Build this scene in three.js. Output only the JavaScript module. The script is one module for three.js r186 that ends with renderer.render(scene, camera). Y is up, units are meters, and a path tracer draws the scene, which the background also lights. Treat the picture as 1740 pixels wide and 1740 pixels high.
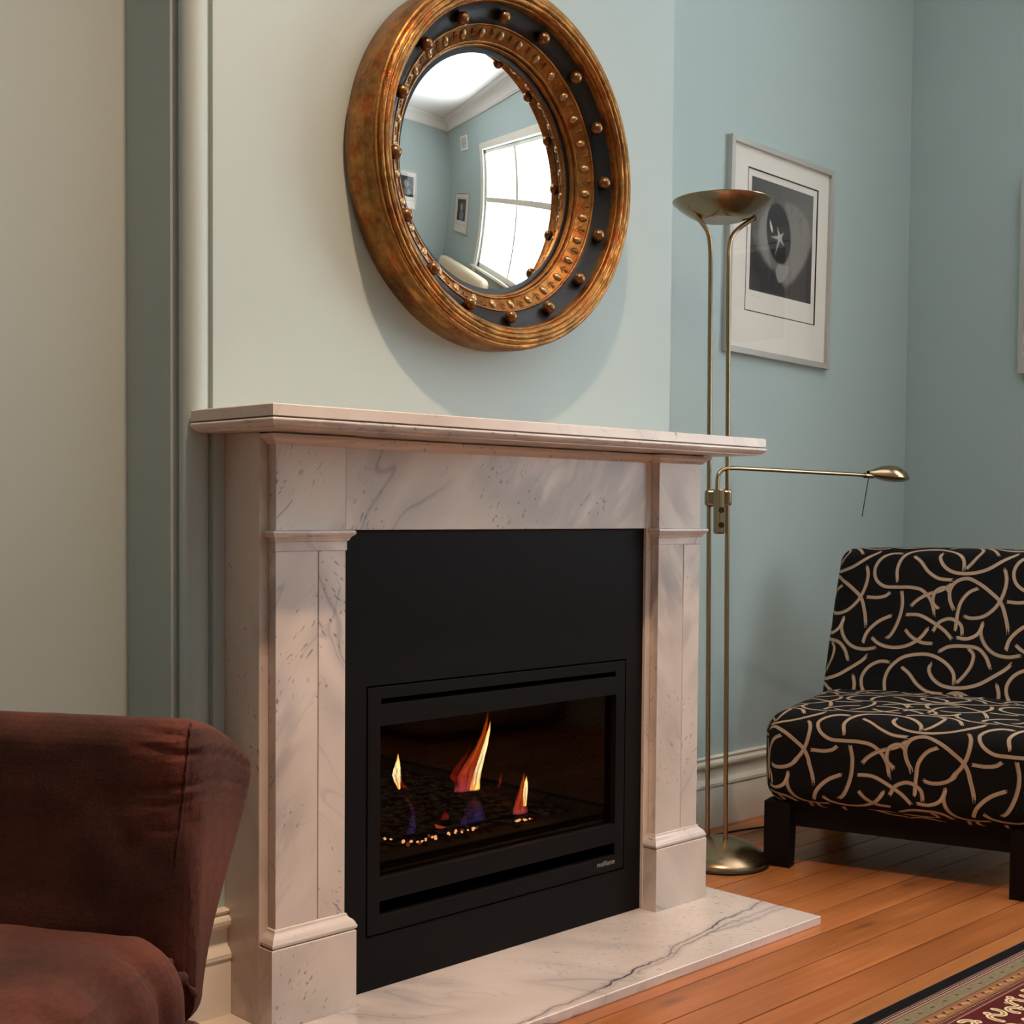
import * as THREE from 'three';
import { RoundedBoxGeometry } from 'three/addons/geometries/RoundedBoxGeometry.js';
import { TextGeometry } from 'three/addons/geometries/TextGeometry.js';
import { FontLoader } from 'three/addons/loaders/FontLoader.js';
import { mergeGeometries, toCreasedNormals } from 'three/addons/utils/BufferGeometryUtils.js';
import { RectAreaLightUniformsLib } from 'three/addons/lights/RectAreaLightUniformsLib.js';

// ---------------------------------------------------------------- camera, sky, large lights, exposure
const scene = new THREE.Scene();
const camera = new THREE.PerspectiveCamera(2 * THREE.MathUtils.radToDeg(Math.atan(956.9 / 2273.94)), 1, 0.05, 60);
camera.position.set(-2.1168, 1.0323, 2.1851);
camera.quaternion.setFromRotationMatrix(new THREE.Matrix4().makeBasis(
  new THREE.Vector3(0.7185, 0.0081, 0.6955), new THREE.Vector3(0.0211, 0.9992, -0.0334), new THREE.Vector3(-0.6953, 0.0387, 0.7177)));
camera.setViewOffset(1913.8, 1913.8, 86.9, 0, 1740, 1740);   // the photograph is cropped: its lens axis lies below the middle
scene.background = new THREE.Color(0.90, 0.96, 1.0);
scene.backgroundIntensity = 2;
const renderer = new THREE.WebGLRenderer({ antialias: true });
renderer.toneMapping = THREE.LinearToneMapping;
renderer.toneMappingExposure = 1.3;
renderer.shadowMap.enabled = true;
RectAreaLightUniformsLib.init();
const WIN = { z0: 1.06, z1: 3.0, y0: 1.15, y1: 2.9 };
const daylight = new THREE.RectAreaLight(new THREE.Color(0.88, 0.97, 1.05), 3.2, WIN.z1 - WIN.z0, WIN.y1 - WIN.y0);
daylight.position.set(2.72, (WIN.y0 + WIN.y1) / 2, (WIN.z0 + WIN.z1) / 2);
daylight.lookAt(0, (WIN.y0 + WIN.y1) / 2, (WIN.z0 + WIN.z1) / 2);
scene.add(daylight);
const unseenUplight = new THREE.RectAreaLight(new THREE.Color(0.92, 0.98, 1.08), 58, 4.4, 2.6);   // unseen upward area light outside the window, placed to brighten the ceiling
unseenUplight.position.set(4.3, -0.25, 2.0);
unseenUplight.lookAt(4.3, 3, 2.0);
scene.add(unseenUplight);
const UNSEEN_LAMP = { at: [-0.74, 3.55, 1.05], color: new THREE.Color(1.0, 0.65, 0.42), power: 17 };   // unseen warm lamp, placed by the mirror and shelf shadows, then shifted

// ---------------------------------------------------------------- helpers
const V = (x, y, z) => new THREE.Vector3(x, y, z);
let seed = 7;
const rnd = () => { seed = (seed * 1664525 + 1013904223) >>> 0; return seed / 4294967296; };
const rr = (a, b) => a + (b - a) * rnd();
const taken = {};
function numbered(name) { const n = taken[name] = (taken[name] ?? -1) + 1; return n ? `${name}_${String(n).padStart(3, '0')}` : name; }
function tag(o, label, category, group, kind) {
  Object.assign(o.userData, { label, category });
  if (group) o.userData.group = group;
  if (kind) o.userData.kind = kind;
  return o;
}
function shade(o) { o.castShadow = o.receiveShadow = true; return o; }
function thing(name, label, category, [x, y, z] = [0, 0, 0], turn = 0, group) {
  const o = new THREE.Group(); o.name = numbered(name); scene.add(o);
  o.position.set(x, y, z); o.rotation.y = turn;
  return tag(o, label, category, group);
}
function part(name, geo, mat, parent, label) {
  const m = shade(new THREE.Mesh(geo, mat)); m.name = name; parent.add(m);
  if (label) m.userData.label = label;
  return m;
}
function struct(name, geo, mat, label, category = 'wall') {
  const m = shade(new THREE.Mesh(geo, mat)); m.name = numbered(name); scene.add(m);
  return tag(m, label, category, null, 'structure');
}
const flat = (g) => (g.index ? g.toNonIndexed() : g);
const crease = (g, a = 0.7) => toCreasedNormals(flat(g), a);
function boxUV(g, ox = 0, oy = 0, s = 1) {       // uv in metres from the axis that a face looks along
  g = flat(g);
  const p = g.attributes.position, uv = new Float32Array(p.count * 2), a = V(), b = V(), c = V(), n = V();
  for (let i = 0; i < p.count; i += 3) {
    a.fromBufferAttribute(p, i); b.fromBufferAttribute(p, i + 1); c.fromBufferAttribute(p, i + 2);
    n.copy(b).sub(a).cross(c.clone().sub(a));
    const x = Math.abs(n.x), y = Math.abs(n.y), z = Math.abs(n.z);
    [a, b, c].forEach((q, k) => {
      const [u, v] = x > y && x > z ? [q.z, q.y] : y > z ? [q.x, q.z] : [q.x, q.y];
      uv[(i + k) * 2] = u * s + ox; uv[(i + k) * 2 + 1] = v * s + oy;
    });
  }
  g.setAttribute('uv', new THREE.BufferAttribute(uv, 2));
  return g;
}
const join = (list) => mergeGeometries(list.map((g) => { g = flat(g); for (const k of Object.keys(g.attributes)) if (!['position', 'normal', 'uv'].includes(k)) g.deleteAttribute(k); return g; }));
function bx(x0, x1, y0, y1, z0, z1, r = 0.0015) {
  const w = x1 - x0, h = y1 - y0, d = z1 - z0;
  const g = r ? new RoundedBoxGeometry(w, h, d, 1, Math.min(r, w / 2.1, h / 2.1, d / 2.1)) : new THREE.BoxGeometry(w, h, d);
  return g.translate((x0 + x1) / 2, (y0 + y1) / 2, (z0 + z1) / 2);
}
function wrap(profile, x0, x1, zb, z1, angle = 0.6) {   // a moulding that runs round the left, front and right of a block
  const pos = [], ring = ([d, y]) => [[x0 - d, y, zb], [x0 - d, y, z1 + d], [x1 + d, y, z1 + d], [x1 + d, y, zb]];
  const quad = (a, b, c, d) => pos.push(...a, ...b, ...c, ...a, ...c, ...d);
  for (let k = 0; k + 1 < profile.length; k++) {
    const p = ring(profile[k]), q = ring(profile[k + 1]);
    for (let s = 0; s < 4; s++) quad(p[s], p[(s + 1) % 4], q[(s + 1) % 4], q[s]);
  }
  const t = ring(profile[profile.length - 1]), b = ring(profile[0]);
  quad(t[0], t[1], t[2], t[3]); quad(b[3], b[2], b[1], b[0]);
  const g = new THREE.BufferGeometry(); g.setAttribute('position', new THREE.Float32BufferAttribute(pos, 3));
  return crease(g, angle);
}
const shapeOf = (pts) => { const s = new THREE.Shape(); pts.forEach(([x, y], i) => (i ? s.lineTo(x, y) : s.moveTo(x, y))); s.closePath(); return s; };
const holeOf = (x0, x1, y0, y1) => { const p = new THREE.Path(); p.moveTo(x0, y0); p.lineTo(x0, y1); p.lineTo(x1, y1); p.lineTo(x1, y0); p.closePath(); return p; };
function plate(pts, holes, z0, z1, bevel = 0) {
  const s = shapeOf(pts); holes.forEach((h) => s.holes.push(holeOf(...h)));
  return new THREE.ExtrudeGeometry(s, { depth: z1 - z0 - 2 * bevel, bevelEnabled: bevel > 0, bevelSize: bevel, bevelThickness: bevel, bevelSegments: 1, bevelOffset: -bevel }).translate(0, 0, z0 + bevel);
}
const tube = (pts, r, n = 40, m = 10) => new THREE.TubeGeometry(new THREE.CatmullRomCurve3(pts.map((p) => V(...p)), false, 'catmullrom', 0.5), n, r, m);
function rod(a, b, r, m = 14) { return tube([a, a.map((x, i) => (x + b[i]) / 2), b], r, 4, m); }
const lathe = (pts, n = 64) => new THREE.LatheGeometry(pts.map(([r, y]) => new THREE.Vector2(Math.max(r, 0), y)), n);
function softBox(w, h, d, r, nx, ny, nz, bend) {   // a padded block: rounded, uv in metres on each face, then bent
  const g = new THREE.BoxGeometry(w, h, d, nx, ny, nz), p = g.attributes.position, n = g.attributes.normal, uv = g.attributes.uv, q = V(), c = V();
  for (let i = 0; i < p.count; i++) {
    q.fromBufferAttribute(p, i);
    const ax = Math.abs(n.getX(i)), ay = Math.abs(n.getY(i));
    uv.setXY(i, ax > 0.5 ? q.z : q.x, ax > 0.5 ? q.y : ay > 0.5 ? h / 2 + (n.getY(i) > 0 ? d / 2 - q.z : q.z) : q.y);
    c.set(THREE.MathUtils.clamp(q.x, -w / 2 + r, w / 2 - r), THREE.MathUtils.clamp(q.y, -h / 2 + r, h / 2 - r), THREE.MathUtils.clamp(q.z, -d / 2 + r, d / 2 - r));
    const out = q.clone().sub(c); if (out.lengthSq() > 0) q.copy(c).add(out.setLength(r));
    if (bend) bend(q);
    p.setXYZ(i, q.x, q.y, q.z);
  }
  return crease(g, 1.2);
}

// ---------------------------------------------------------------- noise and textures
const hash = (x, y, s) => { let h = (x * 374761393 + y * 668265263 + s * 1274126177) | 0; h = Math.imul(h ^ (h >>> 13), 1274126177); return ((h ^ (h >>> 16)) >>> 0) / 4294967296; };
function vnoise(x, y, s) {
  const ix = Math.floor(x), iy = Math.floor(y), fx = x - ix, fy = y - iy, u = fx * fx * (3 - 2 * fx), v = fy * fy * (3 - 2 * fy);
  const a = hash(ix, iy, s), b = hash(ix + 1, iy, s), c = hash(ix, iy + 1, s), d = hash(ix + 1, iy + 1, s);
  return a + (b - a) * u + (c - a) * v + (a - b - c + d) * u * v;
}
function fbm(x, y, s, o = 4) { let t = 0, a = 0.5, n = 0; for (let i = 0; i < o; i++) { t += a * vnoise(x, y, s + i); n += a; x *= 2.03; y *= 2.03; a *= 0.5; } return t / n; }
function dataTex(w, h, f, srgb = true) {
  const d = new Uint8Array(w * h * 4);
  for (let y = 0; y < h; y++) for (let x = 0; x < w; x++) { const c = f(x / w, y / h), i = (y * w + x) * 4; d[i] = c[0]; d[i + 1] = c[1] ?? c[0]; d[i + 2] = c[2] ?? c[0]; d[i + 3] = 255; }
  const t = new THREE.DataTexture(d, w, h); t.wrapS = t.wrapT = THREE.MirroredRepeatWrapping; t.magFilter = THREE.LinearFilter; t.minFilter = THREE.LinearMipmapLinearFilter; t.generateMipmaps = true;
  if (srgb) t.colorSpace = THREE.SRGBColorSpace; t.needsUpdate = true; return t;
}
function canvasTex(w, h, draw, wrapMode = THREE.RepeatWrapping) {
  const c = document.createElement('canvas'); c.width = w; c.height = h; draw(c.getContext('2d'), w, h);
  const t = new THREE.CanvasTexture(c); t.colorSpace = THREE.SRGBColorSpace; t.wrapS = t.wrapT = wrapMode; return t;
}
const rep = (t, x, y, ox = 0, oy = 0) => { t = t.clone(); t.repeat.set(x, y); t.offset.set(ox, oy); t.needsUpdate = true; return t; };
const sm = (a, b, x) => THREE.MathUtils.smoothstep(x, a, b);
const cl8 = (v) => Math.max(0, Math.min(255, v));
function marbleAt(X, Y, s, strength = 1) {         // X, Y in metres: grey clouds, fine veins that run up to the right, small dark flecks
  const cl = fbm(X * 3.1, Y * 3.1, s, 4), wx = fbm(X * 5, Y * 5, s + 20, 3) - 0.5, wy = fbm(X * 5, Y * 5, s + 30, 3) - 0.5;
  const u = (X * 0.82 - Y * 0.57) + wx * 0.07, v = (X * 0.57 + Y * 0.82) + wy * 0.10;
  const r1 = 1 - Math.abs(fbm(u * 5.2, v * 1.25, s + 40, 3) - 0.5) * 2, r2 = 1 - Math.abs(fbm(u * 13, v * 3.4, s + 50, 2) - 0.5) * 2;
  const where = sm(0.46, 0.66, fbm(X * 2.2 + 9, Y * 1.6, s + 60, 3));
  const vein = sm(0.972, 0.998, r1) * where * 0.28 + sm(0.97, 1, r2) * 0.22 * sm(0.4, 0.7, cl);
  const soft = sm(0.62, 1.0, r1) * where * 0.5;
  const patch = sm(0.50, 0.74, fbm(X * 2.4 + 4, Y * 1.8 + 2, s + 90, 3)) * (0.04 + 0.5 * sm(0.3, 0.75, fbm(u * 22, v * 7, s + 95, 4)));
  const fl = fbm(u * 210, v * 70, s + 70, 2), fleck = sm(0.75, 0.86, fl) * sm(0.44, 0.62, fbm(X * 7, Y * 7, s + 80, 2)) * 0.62;
  const dark = Math.min(1, (vein + soft * 0.45 + patch * 0.75 + fleck) * strength), grey = (cl - 0.5) * 46;
  return [cl8(225 + grey * 1.0 - dark * 104), cl8(210 + grey * 1.05 - dark * 93), cl8(198 + grey * 1.15 - dark * 76)];
}
const marbleTex = dataTex(1280, 1280, (u, v) => marbleAt(u * 1.28, v * 1.28, 3));
const distSeg = (px, py, pts) => { let m = 9; for (let i = 0; i + 1 < pts.length; i++) { const [ax, ay] = pts[i], [bx_, by] = pts[i + 1], dx = bx_ - ax, dy = by - ay, t = THREE.MathUtils.clamp(((px - ax) * dx + (py - ay) * dy) / (dx * dx + dy * dy), 0, 1); m = Math.min(m, Math.hypot(px - ax - t * dx, py - ay - t * dy)); } return m; };
const hearthVeins = [   // across the right of the slab: [x, z] in metres
  [[-0.40, 0.345], [-0.18, 0.318], [-0.02, 0.312], [0.13, 0.283], [0.24, 0.272], [0.30, 0.242], [0.42, 0.222], [0.53, 0.200], [0.66, 0.188], [0.76, 0.165]],
  [[0.10, 0.300], [0.22, 0.288], [0.31, 0.258], [0.42, 0.240], [0.50, 0.226], [0.62, 0.222], [0.76, 0.216]], [[0.44, 0.236], [0.60, 0.250], [0.70, 0.240], [0.76, 0.244]]];
const hearthTex = dataTex(1600, 512, (u, v) => {
  const X = u * 1.514 - 0.757, Z = v * 0.465 - 0.1223, c = marbleAt(X + 2, Z + 5, 11, 0.8);
  const wob = (fbm(X * 28, Z * 28, 91, 3) - 0.5) * 0.018, w2 = (fbm(X * 28, Z * 28, 95, 3) - 0.5) * 0.018;
  let d = 0; hearthVeins.forEach((L, i) => { const q = distSeg(X + wob, Z + w2, L), th = 0.0016 + 0.0018 * vnoise(X * 14, Z * 14, 97 + i); d = Math.max(d, (1 - sm(th * 0.4, th * 1.5, q)) * (i ? 0.7 : 0.95) * (0.45 + 0.75 * vnoise(X * 9, Z * 9, 120 + i)), (1 - sm(0.002, 0.016, q)) * 0.16); });
  d = Math.min(1, d);
  return c.map((k, i) => cl8(k - d * [120, 116, 100][i]));
});
const fine = dataTex(512, 512, (u, v) => [cl8(128 + (fbm(u * 60, v * 60, 5, 4) - 0.5) * 190)], false);
const suedeTex = dataTex(1024, 1024, (u, v) => {
  const a = fbm(u * 7, v * 5, 8, 4), b = fbm(u * 160, v * 130, 9, 2), k = 1 + (a - 0.5) * 0.75 + (b - 0.5) * 0.22;
  return [cl8(88 * k), cl8(47 * k), cl8(35 * k)];
});
const woodTex = dataTex(1024, 1024, (u, v) => {     // 2 m along the grain, 0.5 m across
  const X = u * 2, Y = v * 0.5, w = fbm(X * 1.2, Y * 9, 12, 3) * 0.06;
  const ring = Math.abs(((Y + w) * 34 + fbm(X * 0.9, Y * 5, 14, 2) * 3) % 1 - 0.5) * 2, grain = fbm(X * 3.5, Y * 230, 15, 3), blot = fbm(X * 2.4, Y * 9, 16, 4);
  const knot = Math.max(0, 1 - Math.hypot(((X * 1.3 + 0.37) % 1 - 0.5) * 9, ((Y * 4.2 + 0.2) % 1 - 0.5) * 9)) ** 2;
  const k = 0.95 + (ring - 0.5) * 0.05 + (grain - 0.5) * 0.14 + (blot - 0.5) * 0.36 - knot * 0.3, warm = (blot - 0.5) * 22;
  return [cl8(192 * k), cl8(122 * k + warm * 0.4), cl8(66 * k + warm)];
});
const giltTex = dataTex(512, 512, (u, v) => {       // gold leaf rubbed and stained with umber
  const a = fbm(u * 9, v * 9, 31, 5), b = fbm(u * 60, v * 60, 33, 3), k = 0.55 + a * 0.62 + (b - 0.5) * 0.34, red = sm(0.52, 0.72, fbm(u * 14, v * 14, 36, 4));
  return [cl8(196 * k), cl8((146 - red * 24) * k), cl8((86 - red * 22) * k)];
});
const brush = dataTex(256, 256, (u, v) => [cl8(150 + (vnoise(u * 4, v * 200, 41) - 0.5) * 60)], false);

// ---------------------------------------------------------------- materials
const std = (o) => new THREE.MeshStandardMaterial(o), phys = (o) => new THREE.MeshPhysicalMaterial(o);
const M = {
  wall: std({ color: 0xb3c3c1, roughness: 0.62, bumpMap: rep(fine, 3, 3), bumpScale: 0.00015 }),
  ceiling: std({ color: 0xf1efe9, roughness: 0.85 }),
  trim: phys({ color: 0xe9e2d2, roughness: 0.36, clearcoat: 0.25, clearcoatRoughness: 0.3 }),
  plaster: std({ color: 0xf3f1ec, roughness: 0.8 }),
  marble: phys({ map: rep(marbleTex, 1 / 1.28, 1 / 1.28), roughness: 0.34, clearcoat: 0.22, clearcoatRoughness: 0.16, ior: 1.45 }),
  hearth: phys({ map: hearthTex, roughness: 0.3, clearcoat: 0.3, clearcoatRoughness: 0.2 }),
  panel: phys({ color: 0x0f0c0b, roughness: 0.6, specularIntensity: 0.28, bumpMap: rep(fine, 3, 3), bumpScale: 0.0001 }),
  black: std({ color: 0x0b0a0a, roughness: 0.85 }),
  firebrick: std({ color: 0x17120f, roughness: 0.95, bumpMap: rep(fine, 2, 2), bumpScale: 0.002 }),
  log: std({ color: 0x1f1713, roughness: 0.95, bumpMap: rep(fine, 6, 2), bumpScale: 0.004 }),
  fireglass: phys({ color: 0xb5b0aa, roughness: 0.02, transmission: 1, thickness: 0, ior: 1.5, specularIntensity: 0.3 }),
  glass: phys({ color: 0xffffff, roughness: 0.01, transmission: 1, thickness: 0, ior: 1.5 }),
  silver: std({ color: 0xb9b9b6, roughness: 0.35, metalness: 0.9 }),
  brass: phys({ color: 0xa68d6e, roughness: 0.36, metalness: 1, roughnessMap: brush, anisotropy: 0.5 }),
  disc: std({ color: 0xb9b7ab, roughness: 0.5 }),
  brassDark: std({ color: 0x5e4c2e, roughness: 0.33, metalness: 1 }),
  blackPlastic: std({ color: 0x0d0c0b, roughness: 0.5 }),
  gilt: phys({ map: rep(giltTex, 2.2, 2.2), color: 0xdcd2c2, roughness: 0.42, metalness: 0.9, bumpMap: rep(fine, 5, 5), bumpScale: 0.0006 }),
  giltPale: std({ color: 0xb49468, roughness: 0.34, metalness: 0.85 }),
  ebony: phys({ color: 0x0b0b0d, roughness: 0.42, specularIntensity: 0.7, clearcoat: 0.12, clearcoatRoughness: 0.25 }),
  bronze: std({ color: 0x83603e, roughness: 0.3, metalness: 0.85 }),
  mirror: std({ color: 0xeef0ef, roughness: 0.0, metalness: 1 }),
  frame: std({ color: 0xc4c1b9, roughness: 0.42, metalness: 0.45 }),
  mat: std({ color: 0xece5da, roughness: 0.9 }),
  ink: std({ color: 0x2a2625, roughness: 0.8 }),
  suede: phys({ map: suedeTex, roughness: 0.95, sheen: 0.4, sheenColor: new THREE.Color(0.30, 0.14, 0.09), sheenRoughness: 0.5, bumpMap: rep(fine, 7, 7), bumpScale: 0.0008 }),
  seam: std({ color: 0x3a170e, roughness: 0.9 }),
  legWood: phys({ color: 0x0d0705, roughness: 0.6, specularIntensity: 0.35 }),
  lining: std({ color: 0x0c0a09, roughness: 1 }),
  cream: phys({ color: 0xe4d3b4, roughness: 0.95, sheen: 0.3, sheenColor: new THREE.Color(0.6, 0.5, 0.4), bumpMap: rep(fine, 8, 8), bumpScale: 0.001 }),
};
const plankMats = [0xffffff, 0xf2e6da, 0xfff2e2, 0xe9d8cb, 0xf7e4d0, 0xfbeee8].map((c, i) => phys({ color: c, map: rep(woodTex, 0.5, 2, i * 0.37, i * 0.21), roughness: 0.4, bumpMap: rep(woodTex, 0.5, 2, i * 0.37, i * 0.21), bumpScale: 0.0006, clearcoat: 0.25, clearcoatRoughness: 0.35 }));

// ---------------------------------------------------------------- the room
const X0 = -5.2, X1 = 2.605, ZF = 4.5, H = 3.65, CH = -0.1223, AL = -0.36, AR = -0.5, T = 0.15;
const wallMesh = (name, g, label) => struct(name, boxUV(g), M.wall, label);
{
  // chimney breast: solid above, notched for the fire below
  const front = [[-0.7035, CH], [-0.7065, -0.145], [-0.735, -0.1735], [-0.7545, -0.1765], [-0.7615, -0.1840], [-0.7615, -0.8], [0.705, -0.8], [0.705, CH]];
  const notched = [...front, [0.4718, CH], [0.4718, -0.46], [-0.4718, -0.46], [-0.4718, CH]];
  const up = (pts, y0, y1) => new THREE.ExtrudeGeometry(shapeOf(pts.map(([x, z]) => [x, -z])), { depth: y1 - y0, bevelEnabled: false }).rotateX(-Math.PI / 2).translate(0, y0, 0);
  const w = wallMesh('wall_chimney', join([up(notched, 0, 1.0), up(front, 1.0, H)]), 'pale duck-egg painted chimney breast behind the marble fireplace and round mirror');
  part('corner_bead', new THREE.CylinderGeometry(0.0286, 0.0286, H - 0.2345, 32).translate(-0.729, (H + 0.2345) / 2, -0.151), M.wall, w);
}
wallMesh('wall_alcove_left', bx(X0, -0.7615, 0, H, AL - T, AL, 0), 'duck-egg painted wall of the alcove behind the brown chair');
wallMesh('wall_alcove_right', bx(0.705, X1, 0, H, AR - T, AR, 0), 'duck-egg painted alcove wall behind the brass floor lamp');
wallMesh('unseen_wall_left', bx(X0 - T, X0, 0, H, AL - T, ZF + T, 0), 'unseen duck-egg painted side wall out of view, set far left to keep that side dim');  // unseen wall, set far off so less light bounces back
wallMesh('wall_front', bx(X0 - T, X1 + T, 0, H, ZF, ZF + T, 0), 'duck-egg painted end wall seen only in the round mirror');
{
  const s = plate([[AR - T, 0], [ZF + T, 0], [ZF + T, H], [AR - T, H]], [[WIN.z0, WIN.z1, WIN.y0, WIN.y1]], 0, T).rotateY(-Math.PI / 2).translate(X1 + T, 0, 0);
  wallMesh('wall_right', s, 'duck-egg painted window wall beside the patterned chair');
}
struct('added_ground', boxUV(bx(2.9, 9, -0.4, -0.3, -3, 8, 0)), M.plaster, 'added pale slab outside the window, out of view under the upward light', 'added_slab');  // added slab out of view, a stand-in surface below the upward light
struct('ceiling', boxUV(bx(X0 - T, X1 + T, H, H + 0.15, -0.8, ZF + T, 0)), M.ceiling, 'white ceiling seen in the round mirror', 'ceiling');
{
  // floor: joist bed, then every board a part of its own, running along the fireplace wall
  const f = struct('floor', boxUV(bx(X0 - T, X1 + T, -0.1, -0.02, -0.8, ZF + T, 0)), M.lining, 'polished honey-coloured timber board floor', 'floor');
  const pitch = 0.1055, first = 0.3815 - 9 * 0.1055;
  for (let i = 0, z = first; z < ZF; i++, z += pitch) {
    if (z + pitch < AR) continue;
    const cuts = [X0]; for (let x = X0 + rr(1.0, 2.6); x < X1 - 0.5; x += rr(2.2, 3.4)) if (z > 1.2 || x < -0.8 || x > 2.3) cuts.push(x); cuts.push(X1);
    for (let k = 0; k + 1 < cuts.length; k++) {
      const a = cuts[k], b = cuts[k + 1], g = 0.0012 + 0.0008 * rnd(), top = -0.0004 * rnd();
      const geo = bx(a + 0.0007, b - 0.0007, -0.02, top, z + g, z + pitch - g, 0.0005);
      part('plank', boxUV(geo, rr(0, 3), rr(0, 2)), plankMats[Math.floor(rnd() * plankMats.length)], f);
    }
  }
}
// skirting and cornice: one profile, swept along each wall
const skirtProfile = [[0, 0], [0.024, 0], [0.024, 0.127], [0.021, 0.133], [0.026, 0.138], [0.026, 0.146], [0.020, 0.154], [0.013, 0.159], [0.011, 0.163], [0.011, 0.193], [0.014, 0.197], [0.020, 0.199], [0.0245, 0.205], [0.025, 0.213], [0.021, 0.219], [0.015, 0.2215], [0.0125, 0.2225], [0.0125, 0.2255], [0.017, 0.227], [0.018, 0.231], [0.015, 0.2345], [0, 0.2345]];
const coveProfile = [[0, 0], [0, -0.20], [0.018, -0.20], [0.022, -0.185], [0.030, -0.182], [0.036, -0.165], [0.052, -0.125], [0.080, -0.088], [0.118, -0.058], [0.160, -0.042], [0.168, -0.030], [0.186, -0.026], [0.19, 0]];
function run(name, profile, mat, label, turn, [x, y, z], len) {
  const g = crease(new THREE.ExtrudeGeometry(shapeOf(profile), { depth: len, bevelEnabled: false }), 0.5).rotateY(turn).translate(x, y, z);
  return struct(name, boxUV(g), mat, label, name.startsWith('base') ? 'skirting' : 'cornice');
}
const OUT = { pz: -Math.PI / 2, nx: Math.PI, px: 0, nz: Math.PI / 2 };
run('baseboard_chimney', skirtProfile, M.trim, 'short cream moulded skirting between the fireplace and the chimney corner', OUT.pz, [-0.6775, 0, CH], 0.0975);
run('baseboard_return', skirtProfile, M.trim, 'cream moulded skirting round the side of the chimney breast', OUT.nx, [-0.7615, 0, CH + 0.018], 0.238 + 0.018);
run('baseboard_alcove_left', skirtProfile, M.trim, 'cream moulded skirting behind the brown chair', OUT.pz, [-0.757, 0, AL], -0.757 - X0);
run('baseboard_chimney_right', skirtProfile, M.trim, 'cream moulded skirting on the far side of the chimney breast', OUT.px, [0.705, 0, AR], 0.378);
run('baseboard_alcove_right', skirtProfile, M.trim, 'cream moulded skirting behind the brass floor lamp', OUT.pz, [X1, 0, AR], 1.9);
run('baseboard_right', skirtProfile, M.trim, 'cream moulded skirting under the window wall', OUT.nx, [X1, 0, ZF], ZF - AR);
run('baseboard_front', skirtProfile, M.trim, 'cream moulded skirting along the end wall', OUT.nz, [X0, 0, ZF], X1 - X0);
run('baseboard_left', skirtProfile, M.trim, 'cream moulded skirting along the left wall', OUT.px, [X0, 0, AL], ZF - AL);
run('trim_1', coveProfile, M.plaster, 'white coved cornice above the window wall', OUT.nx, [X1, H, ZF], ZF - AR);
run('trim_2', coveProfile, M.plaster, 'white coved cornice above the end wall', OUT.nz, [X0, H, ZF], X1 - X0);
run('trim_3', coveProfile, M.plaster, 'white coved cornice above the right alcove', OUT.pz, [X1, H, AR], X1 - 0.705);
run('trim_4', coveProfile, M.plaster, 'white coved cornice above the chimney breast', OUT.pz, [0.705, H, CH], 1.462);
run('trim_5', coveProfile, M.plaster, 'white coved cornice above the left alcove', OUT.pz, [-0.757, H, AL], -0.757 - X0);
run('trim_6', coveProfile, M.plaster, 'white coved cornice above the left wall', OUT.px, [X0, H, AL], ZF - AL);
{
  // sash window in the right wall, seen in the mirror
  const { z0, z1, y0, y1 } = WIN, w = thing('window_1', 'tall white sash window that brightens the round mirror', 'window');
  w.userData.kind = 'structure';
  const zm = (z0 + z1) / 2, ym = 2.16;
  part('casing', join([bx(X1 - 0.022, X1, y0 - 0.1, y1 + 0.1, z0 - 0.1, z0, 0.004), bx(X1 - 0.022, X1, y0 - 0.1, y1 + 0.1, z1, z1 + 0.1, 0.004), bx(X1 - 0.024, X1, y1, y1 + 0.1, z0 - 0.1, z1 + 0.1, 0.004)]), M.trim, w);
  part('sill', bx(X1 - 0.07, X1 + 0.1, y0 - 0.035, y0, z0 - 0.14, z1 + 0.14, 0.008), M.trim, w);
  part('window_frame', join([bx(X1 + 0.04, X1 + 0.1, y0, y1, z0, z0 + 0.05, 0.003), bx(X1 + 0.04, X1 + 0.1, y0, y1, z1 - 0.05, z1, 0.003), bx(X1 + 0.04, X1 + 0.1, y1 - 0.05, y1, z0, z1, 0.003), bx(X1 + 0.04, X1 + 0.1, y0, y0 + 0.07, z0, z1, 0.003)]), M.trim, w);
  part('meeting_rail', bx(X1 + 0.035, X1 + 0.1, ym - 0.035, ym + 0.035, z0, z1, 0.003), M.trim, w);
  part('glazing_bar', bx(X1 + 0.05, X1 + 0.09, ym, y1, zm - 0.03, zm + 0.03, 0.003), M.trim, w);
  part('glazing_bar', bx(X1 + 0.05, X1 + 0.09, y0, ym, zm - 0.018, zm + 0.018, 0.003), M.trim, w);
  for (const [a, b] of [[z0, zm], [zm, z1]]) for (const [c, d] of [[y0, ym], [ym, y1]]) part('pane', bx(X1 + 0.07, X1 + 0.0705, c, d, a, b, 0), M.glass, w);
}

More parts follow.
